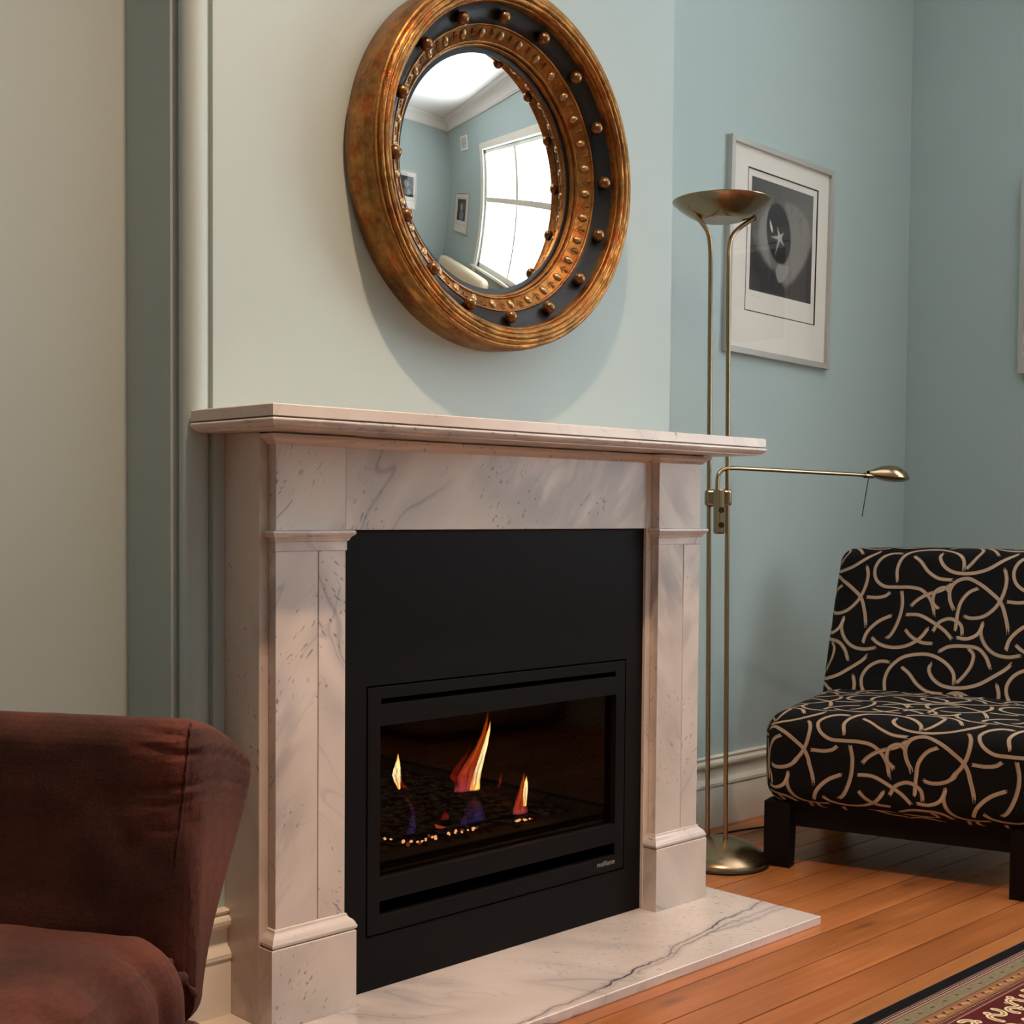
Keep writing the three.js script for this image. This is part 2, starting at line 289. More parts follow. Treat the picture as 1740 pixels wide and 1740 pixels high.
// ---------------------------------------------------------------- marble fireplace
const mb = (g, s) => boxUV(g, (s * 0.377) % 2.3, (s * 0.619) % 1.9);
{
  const t = thing('marble_fireplace', 'veined white marble fireplace surround with a long mantel shelf and fluted-look pilasters', 'fireplace'), HT = 0.0237;
  const S = 0.7523;
  // shelf: thick slab, thin shadow gap, nosed moulding below
  const shelf = part('mantel_shelf', mb(wrap([[-0.012, 1.1985], [-0.012, 1.2012], [-0.0008, 1.2014], [0, 1.2022], [0, 1.2218], [-0.0016, 1.2236]], -S, S, CH, 0.1587, 0.3), 1), M.marble, t);
  part('shelf_moulding', mb(wrap([[-0.060, 1.1805], [-0.0135, 1.1805], [-0.0120, 1.1818], [-0.0120, 1.1832], [-0.0090, 1.1838], [-0.0060, 1.1852], [-0.0030, 1.1875], [-0.0010, 1.1895], [0.0008, 1.1918], [0.0018, 1.1942], [0.0014, 1.1964], [-0.0004, 1.1982], [-0.0030, 1.1985]], -S, S, CH, 0.1587, 0.5), 2), M.marble, shelf);
  // legs and frieze: the slabs behind
  for (const s of [-1, 1]) part('leg', mb(bx(Math.min(s * 0.4705, s * 0.677), Math.max(s * 0.4705, s * 0.677), HT, 1.1807, CH, 0, 0.002), 3 + s), M.marble, t);
  part('frieze', mb(bx(-0.4705, 0.4705, 0.9915, 1.1807, CH, 0, 0.002), 5.3), M.marble, t);
  const bed = [[0, 1.1572], [0.0045, 1.1575], [0.0055, 1.1605], [0.0085, 1.1640], [0.0140, 1.1680], [0.0185, 1.1700], [0.0195, 1.1715], [0.0195, 1.1770], [0.004, 1.1775], [0.004, 1.1807]];
  part('bed_moulding', mb(wrap(bed, -0.49, 0.49, -0.02, 0), 6), M.marble, t);
  for (const s of [-1, 1]) {
    const a = s < 0 ? -0.656 : 0.489, b = s < 0 ? -0.489 : 0.656, g = a + 0.6 * (b - a), k = 8 + s * 3.1;
    const pil = part('pilaster', mb(bx(a + 0.002, b - 0.002, 0.2, 0.96, 0, 0.0205, 0), k), M.marble, t);
    part('panel', mb(bx(a, g - 0.0009, 0.2168, 0.952, 0.001, 0.025, 0.0012), k + 0.7), M.marble, pil);
    part('panel', mb(bx(g + 0.0009, b, 0.2168, 0.952, 0.001, 0.025, 0.0012), k + 1.6), M.marble, pil);
    part('pilaster_block', mb(bx(a, b, 0.9915, 1.16, 0, 0.025, 0.0015), k + 2.2), M.marble, t);
    part('bed_moulding', mb(wrap(bed, a, b, 0, 0.025), k + 2.9), M.marble, t);
    part('capital', mb(wrap([[0, 0.9515], [0.0018, 0.952], [0.0018, 0.970], [0.005, 0.9715], [0.006, 0.9745], [0.0085, 0.979], [0.012, 0.9815], [0.0145, 0.9838], [0.0155, 0.987], [0.0145, 0.9902], [0.0125, 0.9915]], a, b, 0, 0.025), k + 3.7), M.marble, t);
    const pa = s < 0 ? -0.676 : 0.4729, pb = s < 0 ? -0.4729 : 0.676;
    part('plinth', mb(wrap([[-0.0008, HT], [0, HT + 0.0008], [0, 0.1810], [-0.0016, 0.1826]], pa, pb, 0, 0.0434, 0.3), k + 4.4), M.marble, t);
    part('base_moulding', mb(wrap([[0.012, 0.1815], [0.012, 0.1848], [0.0172, 0.1855], [0.0188, 0.189], [0.0184, 0.1925], [0.0165, 0.1945], [0.0160, 0.1975], [0.012, 0.2035], [0.0065, 0.2075], [0.004, 0.2115], [0.0035, 0.215], [0, 0.2168]], a, b, 0, 0.025), k + 5.2), M.marble, t);
  }
  const h = wrap([[-0.002, 0], [-0.0005, 0.003], [0, 0.004], [0, 0.0222], [-0.0015, HT]], -0.757, 0.757, CH, 0.3428, 0.3), p = h.attributes.position, uv = new Float32Array(p.count * 2);
  for (let i = 0; i < p.count; i++) { uv[i * 2] = (p.getX(i) + 0.757) / 1.514; uv[i * 2 + 1] = (p.getZ(i) - CH - (p.getY(i) - HT) * 0.9) / 0.465; }
  h.setAttribute('uv', new THREE.BufferAttribute(uv, 2));
  const hs = shade(new THREE.Mesh(h, M.hearth)); hs.name = 'hearth_slab'; scene.add(hs);
  tag(hs, 'white marble hearth slab with a grey vein, lying on the floor boards before the fire', 'hearth');
}

// ---------------------------------------------------------------- gas fire
{
  const t = thing('gas_fireplace', 'black steel gas fire with glass front and small flames, set in the marble surround', 'gas fire', [0, 0, 0]), z = -0.009;
  const g = [-0.409, 0.409, 0.1367, 0.6665];
  part('surround_panel', boxUV(plate([[-0.4716, 0.0242], [0.4716, 0.0242], [0.4716, 0.995], [-0.4716, 0.995]], [g], z - 0.004, z)), M.panel, t);
  part('door_frame', boxUV(plate([[g[0] + 0.004, g[2] + 0.004], [g[1] - 0.004, g[2] + 0.004], [g[1] - 0.004, g[3] - 0.004], [g[0] + 0.004, g[3] - 0.004]],
    [[-0.3695, 0.3695, 0.6250, 0.6372], [-0.372, 0.372, 0.257, 0.580], [-0.372, 0.372, 0.178, 0.2085]], z - 0.016, z + 0.0008, 0.0008)), M.panel, t);
  const box = [bx(-0.44, 0.44, 0.10, 0.70, -0.36, -0.35, 0), bx(-0.44, -0.43, 0.10, 0.70, -0.35, -0.014, 0), bx(0.43, 0.44, 0.10, 0.70, -0.35, -0.014, 0), bx(-0.44, 0.44, 0.10, 0.11, -0.35, -0.014, 0), bx(-0.44, 0.44, 0.69, 0.70, -0.35, -0.014, 0)];
  part('casing', boxUV(join(box)), M.black, t);
  const inner = [bx(-0.40, 0.40, 0.23, 0.61, -0.325, -0.315, 0), bx(-0.40, -0.385, 0.23, 0.61, -0.315, -0.03, 0), bx(0.385, 0.40, 0.23, 0.61, -0.315, -0.03, 0), bx(-0.40, 0.40, 0.595, 0.61, -0.315, -0.03, 0), bx(-0.40, 0.40, 0.22, 0.235, -0.315, -0.03, 0)];
  part('firebox', boxUV(join(inner)), M.firebrick, t);
  part('glass_pane', bx(-0.376, 0.376, 0.253, 0.584, -0.0275, -0.0271, 0), M.fireglass, t);
  part('burner_tray', boxUV(bx(-0.33, 0.33, 0.235, 0.262, -0.26, -0.10, 0.006)), M.firebrick, t);
  // ceramic logs
  const logAt = (a, b, r, k) => {
    const c = new THREE.CatmullRomCurve3([V(...a), V(...a).lerp(V(...b), 0.5).add(V(0, 0.012 * k, 0.006)), V(...b)]), geo = new THREE.TubeGeometry(c, 18, r, 12), p = geo.attributes.position, q = V();
    for (let i = 0; i < p.count; i++) { q.fromBufferAttribute(p, i); const d = (fbm(q.x * 40 + 7 * k, q.y * 60 + q.z * 50, 61, 3) - 0.5) * 0.014; p.setXYZ(i, q.x, q.y + d, q.z + d); }
    const ends = [a, b].map((e) => new THREE.SphereGeometry(r * 1.02, 10, 8).translate(...e));
    geo.computeVertexNormals(); return join([geo, ...ends]);
  };
  for (const [a, b, r, k] of [[[-0.30, 0.292, -0.235], [0.29, 0.30, -0.245], 0.034, 1], [[-0.27, 0.318, -0.19], [-0.03, 0.335, -0.225], 0.026, -1], [[0.0, 0.345, -0.165], [0.06, 0.305, -0.235], 0.020, 1], [[0.10, 0.312, -0.2], [0.31, 0.322, -0.205], 0.026, -1], [[-0.03, 0.352, -0.17], [0.085, 0.353, -0.168], 0.013, 0]]) part('log', logAt(a, b, r, k), M.log, t);
  // glowing coals along the burner
  const coal = std({ color: 0x2a0c04, emissive: new THREE.Color(1.0, 0.50, 0.24), emissiveIntensity: 3.0, roughness: 1 }), coalDim = std({ color: 0x2a0c04, emissive: new THREE.Color(0.9, 0.20, 0.08), emissiveIntensity: 0.5, roughness: 1 });
  const coalGeo = [0, 1, 2].map((k) => { const q = new THREE.IcosahedronGeometry(0.004, 1), p = q.attributes.position; for (let i = 0; i < p.count; i++) { const s = 0.75 + 0.6 * hash(Math.round(p.getX(i) * 9e4), Math.round(p.getY(i) * 9e4) + Math.round(p.getZ(i) * 7e4), k); p.setXYZ(i, p.getX(i) * s * 1.2, p.getY(i) * s * 0.7, p.getZ(i) * s); } q.computeVertexNormals(); return q; });
  const spots = [[-0.243, 0.2945], [-0.233, 0.293]];
  for (let x = -0.19; x < -0.09; x += 0.0085) spots.push([x + rr(-0.003, 0.003), 0.271 + 0.022 * rnd() * 0.4]);
  for (let x = -0.06; x < 0.045; x += 0.0105) spots.push([x + rr(-0.003, 0.003), 0.272 + 0.006 * rnd()]);
  for (let x = 0.165; x < 0.215; x += 0.007) spots.push([x, 0.268 + 0.004 * rnd()]);
  spots.forEach(([x, y], i) => { const m = part('ember', coalGeo[i % 3], i % 4 === 3 ? coalDim : coal, t); m.position.set(x, y, -0.148 + rr(-0.006, 0.006)); m.rotation.set(rnd() * 3, rnd() * 3, 0); m.scale.setScalar(rr(0.6, 1.15)); });
  for (let i = 0; i < 26; i++) { const m = part('coal', coalGeo[i % 3], M.log, t); m.position.set(rr(-0.31, 0.31), 0.266 + rr(0, 0.004), rr(-0.2, -0.12)); m.scale.setScalar(rr(1.4, 2.4)); }
  // flames: tapering closed tongues that glow
  const tongue = (pts, depth = 0.5) => {            // pts: [x, y, half width]
    const n = 28, m = 16, pos = [], uv = [], idx = [], at = (f) => { const k = Math.min(f * (pts.length - 1), pts.length - 1.0001), i = Math.floor(k), s = k - i, h = s * s * (3 - 2 * s); return pts[i].map((c, j) => c + (pts[i + 1][j] - c) * (j === 2 ? s : h)); };
    for (let i = 0; i <= n; i++) { const [x, y, w] = at(i / n); for (let j = 0; j <= m; j++) { const a = j / m * Math.PI * 2; pos.push(x + Math.cos(a) * w, y, Math.sin(a) * w * depth); uv.push(j / m, i / n); } }
    for (let i = 0; i < n; i++) for (let j = 0; j < m; j++) { const a = i * (m + 1) + j, b = a + m + 1; idx.push(a, b, a + 1, b, b + 1, a + 1); }
    const q = new THREE.BufferGeometry(); q.setAttribute('position', new THREE.Float32BufferAttribute(pos, 3)); q.setAttribute('uv', new THREE.Float32BufferAttribute(uv, 2)); q.setIndex(idx); q.computeVertexNormals(); return q;
  };
  const shells = (pts, depth) => join([0.42, 0.72, 1].map((k) => tongue(pts.map(([x, y, w]) => [x, y, w * k * 1.15]), depth)));
  const glow = (stops, k, opacity, s) => std({ color: 0x000000, roughness: 1, emissive: 0xffffff, emissiveIntensity: k, transparent: true, opacity, alphaMap: dataTex(64, 128, (u, v) => [cl8(255 * (0.1 + 1.1 * fbm(u * 6, v * 7, s, 3)) * (1 - sm(0.82, 1.0, v)) * sm(0, 0.05, v))], false),
    emissiveMap: dataTex(64, 128, (u, v) => { const f = THREE.MathUtils.clamp(v + (fbm(u * 6, v * 6, s + 5, 3) - 0.5) * 0.25, 0, 0.999) * (stops.length - 1), i = Math.floor(f), h = f - i, w = 0.3 + 1.25 * fbm(u * 16, v * 6, s + 9, 3); return stops[i].map((c, j) => cl8((c + (stops[i + 1][j] - c) * h) * w)); }) });
  const yellow = glow([[255, 165, 75], [255, 232, 180], [255, 228, 160], [255, 150, 50]], 5, 0.75, 71), orange = glow([[235, 90, 110], [240, 80, 50], [245, 95, 25], [200, 70, 10]], 1.7, 0.5, 72), red = glow([[140, 30, 24], [225, 50, 24], [170, 30, 14], [110, 20, 8]], 0.9, 0.42, 73), violet = glow([[60, 60, 165], [110, 80, 160], [130, 60, 80], [60, 30, 36]], 0.6, 0.36, 74);
  const flame = (pts, m, zz, d) => { const f = part('flame', shells(pts, d), m, t); f.position.z = zz; };
  flame([[-0.204, 0.4005, 0.0015], [-0.209, 0.418, 0.0075], [-0.2125, 0.436, 0.0105], [-0.2105, 0.452, 0.0075], [-0.2085, 0.466, 0.004], [-0.2085, 0.484, 0.0006]], yellow, -0.15);
  flame([[-0.175, 0.398, 0.001], [-0.19, 0.404, 0.007], [-0.198, 0.413, 0.007], [-0.204, 0.430, 0.003], [-0.206, 0.44, 0.0008]], red, -0.152);
  flame([[-0.166, 0.292, 0.0135], [-0.165, 0.312, 0.009], [-0.161, 0.335, 0.0045], [-0.170, 0.362, 0.004], [-0.190, 0.386, 0.005], [-0.203, 0.402, 0.003]], violet, -0.152);
  flame([[-0.005, 0.368, 0.026], [0.004, 0.388, 0.024], [0.008, 0.410, 0.026], [0.022, 0.435, 0.018], [0.040, 0.462, 0.012], [0.056, 0.492, 0.0075], [0.066, 0.524, 0.004], [0.071, 0.552, 0.0005]], orange, -0.152);
  flame([[0.020, 0.369, 0.014], [0.023, 0.388, 0.011], [0.030, 0.412, 0.0095], [0.042, 0.442, 0.0075], [0.056, 0.478, 0.0055], [0.066, 0.51, 0.003], [0.0695, 0.530, 0.0006]], yellow, -0.142);
  flame([[-0.022, 0.376, 0.007], [-0.026, 0.395, 0.009], [-0.036, 0.408, 0.009], [-0.020, 0.428, 0.009], [0.004, 0.452, 0.006], [0.016, 0.472, 0.001]], red, -0.156);
  flame([[0.026, 0.290, 0.034], [0.026, 0.306, 0.029], [0.024, 0.326, 0.024], [0.022, 0.345, 0.018], [0.02, 0.356, 0.002]], violet, -0.15, 0.3);
  flame([[-0.012, 0.289, 0.012], [-0.010, 0.304, 0.007], [-0.006, 0.318, 0.001]], violet, -0.145);
  flame([[0.181, 0.287, 0.020], [0.180, 0.303, 0.018], [0.182, 0.322, 0.013], [0.187, 0.345, 0.009], [0.190, 0.368, 0.005], [0.193, 0.388, 0.0006]], orange, -0.15);
  flame([[0.187, 0.306, 0.004], [0.188, 0.328, 0.006], [0.190, 0.350, 0.006], [0.191, 0.368, 0.0035], [0.192, 0.380, 0.0006]], yellow, -0.141);
  flame([[-0.075, 0.293, 0.010], [-0.086, 0.297, 0.010], [-0.098, 0.305, 0.002]], orange, -0.148);
  flame([[-0.068, 0.311, 0.009], [-0.064, 0.319, 0.010], [-0.068, 0.332, 0.001]], red, -0.15);
  flame([[0.122, 0.356, 0.002], [0.13, 0.366, 0.004], [0.132, 0.380, 0.003], [0.136, 0.394, 0.0006]], red, -0.17);
  for (const [x, y, p] of [[-0.208, 0.44, 0.012], [0.025, 0.41, 0.03], [0.188, 0.34, 0.012]]) { const l = new THREE.PointLight(0xff8a3c, p, 0, 2); l.position.set(x, y, -0.128); l.castShadow = true; l.shadow.radius = 0.6; t.add(l); }
  const font = await new FontLoader().loadAsync('fonts/droid/droid_sans_regular.typeface.json');
  part('maker_badge', new TextGeometry('realflame', { font, size: 0.0112, depth: 0.0008, curveSegments: 4, bevelEnabled: false }).translate(0.3065, 0.1575, z + 0.0008), M.silver, t, 'small silver lettering badge');
}

// ---------------------------------------------------------------- convex mirror
{
  const t = thing('convex_mirror', 'round convex mirror in a deep gilt frame with a black inner band of small balls', 'mirror', [0.0177, 1.8128, -0.0374]);
  t.quaternion.setFromRotationMatrix(new THREE.Matrix4().makeBasis(V(1, 0, -0.0095), V(0.0003, 0.9994, 0.0351), V(0.0095, -0.0351, 0.9993)));
  const spin = (pts, n = 160) => lathe(pts, n).rotateX(Math.PI / 2);
  const arc = (c, r, d0, a0, a1, n = 7) => Array.from({ length: n }, (_, i) => { const a = a0 + (a1 - a0) * i / (n - 1); return [c + r * Math.cos(a), d0 + r * Math.sin(a)]; });
  const rim = [[0.35, -0.079], [0.405, -0.079], [0.4100, -0.0745], [0.4112, -0.050], [0.4115, -0.022], [0.4108, -0.010], [0.4078, -0.0065], [0.4052, -0.001], [0.4050, 0.0045], ...arc(0.4008, 0.0060, 0.0125, -0.7, Math.PI * 0.72), ...arc(0.3905, 0.0062, 0.0195, 0.5, Math.PI - 0.45), ...arc(0.3795, 0.0060, 0.0215, 0.5, Math.PI - 0.35), ...arc(0.3690, 0.0055, 0.0185, 0.6, Math.PI - 0.1), [0.3622, 0.0145], ...arc(0.3605, 0.0028, 0.0105, 0.6, Math.PI, 5), [0.3572, 0.000], [0.3568, -0.02]];
  const leafUV = (g) => boxUV(crease(g, 0.9), 0.3, 0.1);
  part('gilt_rim', leafUV(spin(rim.reverse())), M.gilt, t);
  part('black_band', crease(spin([[0.314, -0.05], [0.3185, -0.031], [0.3215, -0.0275], [0.327, -0.0235], [0.334, -0.0195], [0.342, -0.0155], [0.350, -0.0110], [0.3585, -0.0045]].reverse()), 0.9), M.ebony, t);
  part('back_board', spin([[0, -0.082], [0.398, -0.082], [0.398, -0.072], [0, -0.072]].reverse(), 96), M.ebony, t);
  part('inner_moulding', leafUV(spin([[0.2775, -0.078], [0.2775, -0.066], ...arc(0.2815, 0.0035, -0.064, Math.PI, 0.2, 6), [0.2842, -0.059], ...arc(0.2862, 0.0026, -0.0535, Math.PI, 0.1, 6), [0.2892, -0.0525], [0.3158, -0.0335], ...arc(0.3180, 0.0021, -0.0295, Math.PI, -0.3, 7), [0.3198, -0.05]].reverse())), M.gilt, t);
  const eggGeo = new THREE.SphereGeometry(1, 14, 12).scale(0.0120, 0.0088, 0.0070), dartGeo = join([new THREE.ConeGeometry(0.0042, 0.024, 6).rotateZ(Math.PI / 2), new THREE.TorusGeometry(0.0085, 0.0013, 5, 12, Math.PI).rotateZ(Math.PI / 2).translate(0.004, 0, 0)]);
  for (let i = 0; i < 32; i++) for (const [name, geo, off] of [['egg', eggGeo, 0], ['dart', dartGeo, 0.5]]) {
    const a = (i + off) / 32 * Math.PI * 2, m = part(name, geo, off ? M.gilt : M.giltPale, t);
    m.position.set(0.3025 * Math.cos(a), 0.3025 * Math.sin(a), -0.0425); m.rotation.set(0, 0, a);
    m.rotateY(-0.62);
  }
  const ball = new THREE.SphereGeometry(0.0152, 28, 20);
  for (let i = 0; i < 16; i++) { const a = 2.0415 - i * Math.PI / 8; part('ball', ball, M.bronze, t).position.set(0.3325 * Math.cos(a), 0.3325 * Math.sin(a), -0.0055); }
  const Rs = 1.4, R = 0.28, dome = []; for (let i = 40; i >= 0; i--) { const r = R * i / 40; dome.push([r, -0.075 + Math.sqrt(Rs * Rs - r * r) - Math.sqrt(Rs * Rs - R * R)]); }
  part('mirror_glass', spin(dome, 128), M.mirror, t);
}

// ---------------------------------------------------------------- pictures
function picture(label, [x, y, z], turn, print, o = {}) {
  const w = o.w ?? 0.606, h = o.h ?? 0.703, b = 0.020, t = thing('picture_frame', label, 'picture', [x, y, z], turn, null);
  const bar = (len) => { const s = shapeOf([[-len / 2, 0], [len / 2, 0], [len / 2 - b, b], [-len / 2 + b, b]]); return new THREE.ExtrudeGeometry(s, { depth: 0.021, bevelEnabled: true, bevelSize: 0.0008, bevelThickness: 0.0012, bevelSegments: 1, bevelOffset: -0.0008 }); };
  const bars = [bar(w).translate(0, -h / 2, 0), bar(w).rotateZ(Math.PI).translate(0, h / 2, 0), bar(h).rotateZ(Math.PI / 2).translate(w / 2, 0, 0), bar(h).rotateZ(-Math.PI / 2).translate(-w / 2, 0, 0)];
  bars.forEach((g) => part('frame_bar', boxUV(g), M.frame, t));
  part('backing', bx(-w / 2 + 0.006, w / 2 - 0.006, -h / 2 + 0.006, h / 2 - 0.006, -0.001, 0.006, 0), M.mat, t);
  const mx = 0.011, my = 0.032, mw = 0.415, mh = 0.474;
  const mount = part('mount', plate([[-w / 2 + b - 0.002, -h / 2 + b - 0.002], [w / 2 - b + 0.002, -h / 2 + b - 0.002], [w / 2 - b + 0.002, h / 2 - b + 0.002], [-w / 2 + b - 0.002, h / 2 - b + 0.002]], [[mx - mw / 2, mx + mw / 2, my - mh / 2, my + mh / 2]], 0.0062, 0.0095), M.mat, t);
  part('mount_edge', plate([[mx - mw / 2, my - mh / 2], [mx + mw / 2, my - mh / 2], [mx + mw / 2, my + mh / 2], [mx - mw / 2, my + mh / 2]], [[mx - mw / 2 + 0.0032, mx + mw / 2 - 0.0032, my - mh / 2 + 0.0032, my + mh / 2 - 0.0032]], 0.0062, 0.0098), M.ink, mount);
  const pw = 0.362, ph = 0.376, g = new THREE.BoxGeometry(pw, ph, 0.0006).translate(0.0115, 0.0555, 0.0066);
  part('print', g, std({ map: print, roughness: 0.75 }), t, 'black and white photographic print');
  part('signature', join([0, 1, 2, 3, 4].map((i) => bx(-0.155 + i * 0.011, -0.149 + i * 0.011, -0.152 + (i % 2) * 0.002, -0.1505 + (i % 2) * 0.002, 0.006, 0.0066, 0))), M.frame, t);
  part('glazing', bx(-w / 2 + b - 0.003, w / 2 - b + 0.003, -h / 2 + b - 0.003, h / 2 - b + 0.003, 0.0125, 0.0129, 0), phys({ color: 0xffffff, roughness: 0.02, transmission: 1, thickness: 0, ior: 1.3 }), t);
  return t;
}
const shellPrint = canvasTex(724, 752, (c, w, h) => {
  c.fillStyle = '#55504d'; c.fillRect(0, 0, w, h);
  let g = c.createLinearGradient(0, 0, w, h); g.addColorStop(0, '#4a4644'); g.addColorStop(0.5, '#6d6966'); g.addColorStop(0.75, '#77726e'); g.addColorStop(1, '#2d2a29'); c.fillStyle = g; c.fillRect(0, 0, w, h);
  const blob = (pts, col) => { c.beginPath(); pts.forEach(([x, y], i) => (i ? c.quadraticCurveTo(...pts[i]) : c.moveTo(x, y))); c.closePath(); c.fillStyle = col; c.fill(); };
  c.filter = 'blur(14px)';
  blob([[0, h * 0.50], [w * 0.1, h * 0.65, w * 0.24, h * 0.72], [w * 0.45, h * 0.78, w * 0.55, h * 0.92], [w * 0.85, h * 0.80, w, h * 0.42], [w, h, w, h], [w * 0.5, h, 0, h]], '#2b2827');
  blob([[w * 0.30, h * 0.18], [w * 0.10, h * 0.32, w * 0.12, h * 0.52], [w * 0.18, h * 0.72, w * 0.36, h * 0.78], [w * 0.2, h * 0.5, w * 0.3, h * 0.18]], '#8d8782');
  blob([[w * 0.50, h * 0.14], [w * 0.92, h * 0.10, w * 0.98, h * 0.40], [w * 0.92, h * 0.66, w * 0.62, h * 0.86], [w * 0.42, h * 0.90, w * 0.46, h * 0.72], [w * 0.80, h * 0.52, w * 0.50, h * 0.14]], '#86807b');
  c.filter = 'blur(5px)';
  c.fillStyle = '#1d1b1b'; c.beginPath(); c.ellipse(w * 0.44, h * 0.44, w * 0.19, h * 0.27, -0.22, 0, 7); c.fill();
  blob([[w * 0.46, h * 0.70], [w * 0.36, h * 0.78, w * 0.46, h * 0.88], [w * 0.60, h * 0.86, w * 0.62, h * 0.70], [w * 0.55, h * 0.72, w * 0.46, h * 0.70]], '#9c958f');
  c.filter = 'blur(1.5px)';
  c.strokeStyle = '#77716c'; c.lineWidth = 2; for (let i = 0; i < 26; i++) { c.globalAlpha = 0.22; c.beginPath(); c.moveTo(w * (0.52 + i * 0.018), h * 0.04); c.quadraticCurveTo(w * (0.66 + i * 0.014), h * 0.3, w * (0.62 + i * 0.012), h * (0.62 - i * 0.006)); c.stroke(); }
  c.globalAlpha = 1; c.filter = 'blur(3px)'; c.fillStyle = '#b0a89e'; c.beginPath();
  const arms = [[-1.95, 0.12], [-0.75, 0.10], [0.70, 0.115], [1.95, 0.20], [3.05, 0.16]];
  arms.forEach(([a, r], i) => { const b = arms[(i + 1) % 5][0] + (i === 4 ? 6.283 : 0), m = (a + b) / 2; c.lineTo(w * 0.455 + Math.cos(a) * r * w, h * 0.475 + Math.sin(a) * r * w); c.lineTo(w * 0.455 + Math.cos(m) * 0.034 * w, h * 0.475 + Math.sin(m) * 0.034 * w); }); c.closePath(); c.fill();
  c.fillStyle = '#e5dfd6'; c.beginPath(); c.moveTo(w * 0.29, h * 0.33); c.quadraticCurveTo(w * 0.36, h * 0.41, w * 0.34, h * 0.45); c.quadraticCurveTo(w * 0.29, h * 0.42, w * 0.29, h * 0.33); c.fill();
  c.filter = 'blur(2px)'; for (let i = 0; i < 240; i++) { const a = rnd() * 6.28, q = rr(0.30, 0.46), x = w * (0.5 + Math.cos(a) * q * 0.95), y = h * (0.47 + Math.sin(a) * q); c.strokeStyle = rnd() < 0.5 ? 'rgba(25,22,22,.20)' : 'rgba(205,198,190,.13)'; c.lineWidth = rr(1, 5); c.beginPath(); c.moveTo(x, y); c.quadraticCurveTo(x + rr(-20, 20), y + rr(10, 40), x + rr(-30, 30), y + rr(20, 90)); c.stroke(); }
  c.filter = 'none'; for (let i = 0; i < 5200; i++) { c.fillStyle = rnd() < 0.5 ? 'rgba(20,18,18,.16)' : 'rgba(200,195,190,.10)'; c.fillRect(rnd() * w, rnd() * h, 2, 2); }
}, THREE.ClampToEdgeWrapping);
const darkPrint = canvasTex(256, 266, (c, w, h) => {
  c.fillStyle = '#2c2a2a'; c.fillRect(0, 0, w, h); c.filter = 'blur(6px)';
  for (const [x, y, a, b, k] of [[0.5, 0.38, 0.16, 0.2, '#9a9590'], [0.5, 0.78, 0.3, 0.22, '#77726e'], [0.2, 0.3, 0.1, 0.3, '#4c4847'], [0.82, 0.5, 0.1, 0.4, '#514d4b']]) { c.fillStyle = k; c.beginPath(); c.ellipse(w * x, h * y, w * a, h * b, 0.2, 0, 7); c.fill(); }
}, THREE.ClampToEdgeWrapping);
picture('silver-framed photograph of a starfish in a shell, hung behind the brass floor lamp', [1.739, 1.906, AR], 0, shellPrint).rotation.z = -0.024;
picture('silver-framed picture cut off by the picture edge, above the patterned chair', [X1, 1.897, 0.258], -Math.PI / 2, darkPrint);
picture('small framed picture on the window wall, seen only inside the round mirror', [X1, 1.89, 3.85], -Math.PI / 2, darkPrint);
picture('framed picture on the end wall, at the left edge of the mirror reflection', [1.42, 2.1, ZF], Math.PI, darkPrint, { w: 0.5, h: 0.7 });
{
  const t = thing('wall_vent', 'square white vent grille high on the window wall, seen in the mirror', 'vent', [X1, 3.1, 3.72], -Math.PI / 2);
  part('vent_frame', boxUV(plate([[-0.15, -0.13], [0.15, -0.13], [0.15, 0.13], [-0.15, 0.13]], [[-0.12, 0.12, -0.1, 0.1]], 0, 0.018, 0.002)), M.plaster, t);
  for (let i = 0; i < 5; i++) part('slat', new THREE.BoxGeometry(0.24, 0.03, 0.003).rotateX(0.6).translate(0, -0.08 + i * 0.04, 0.009), M.plaster, t);
}

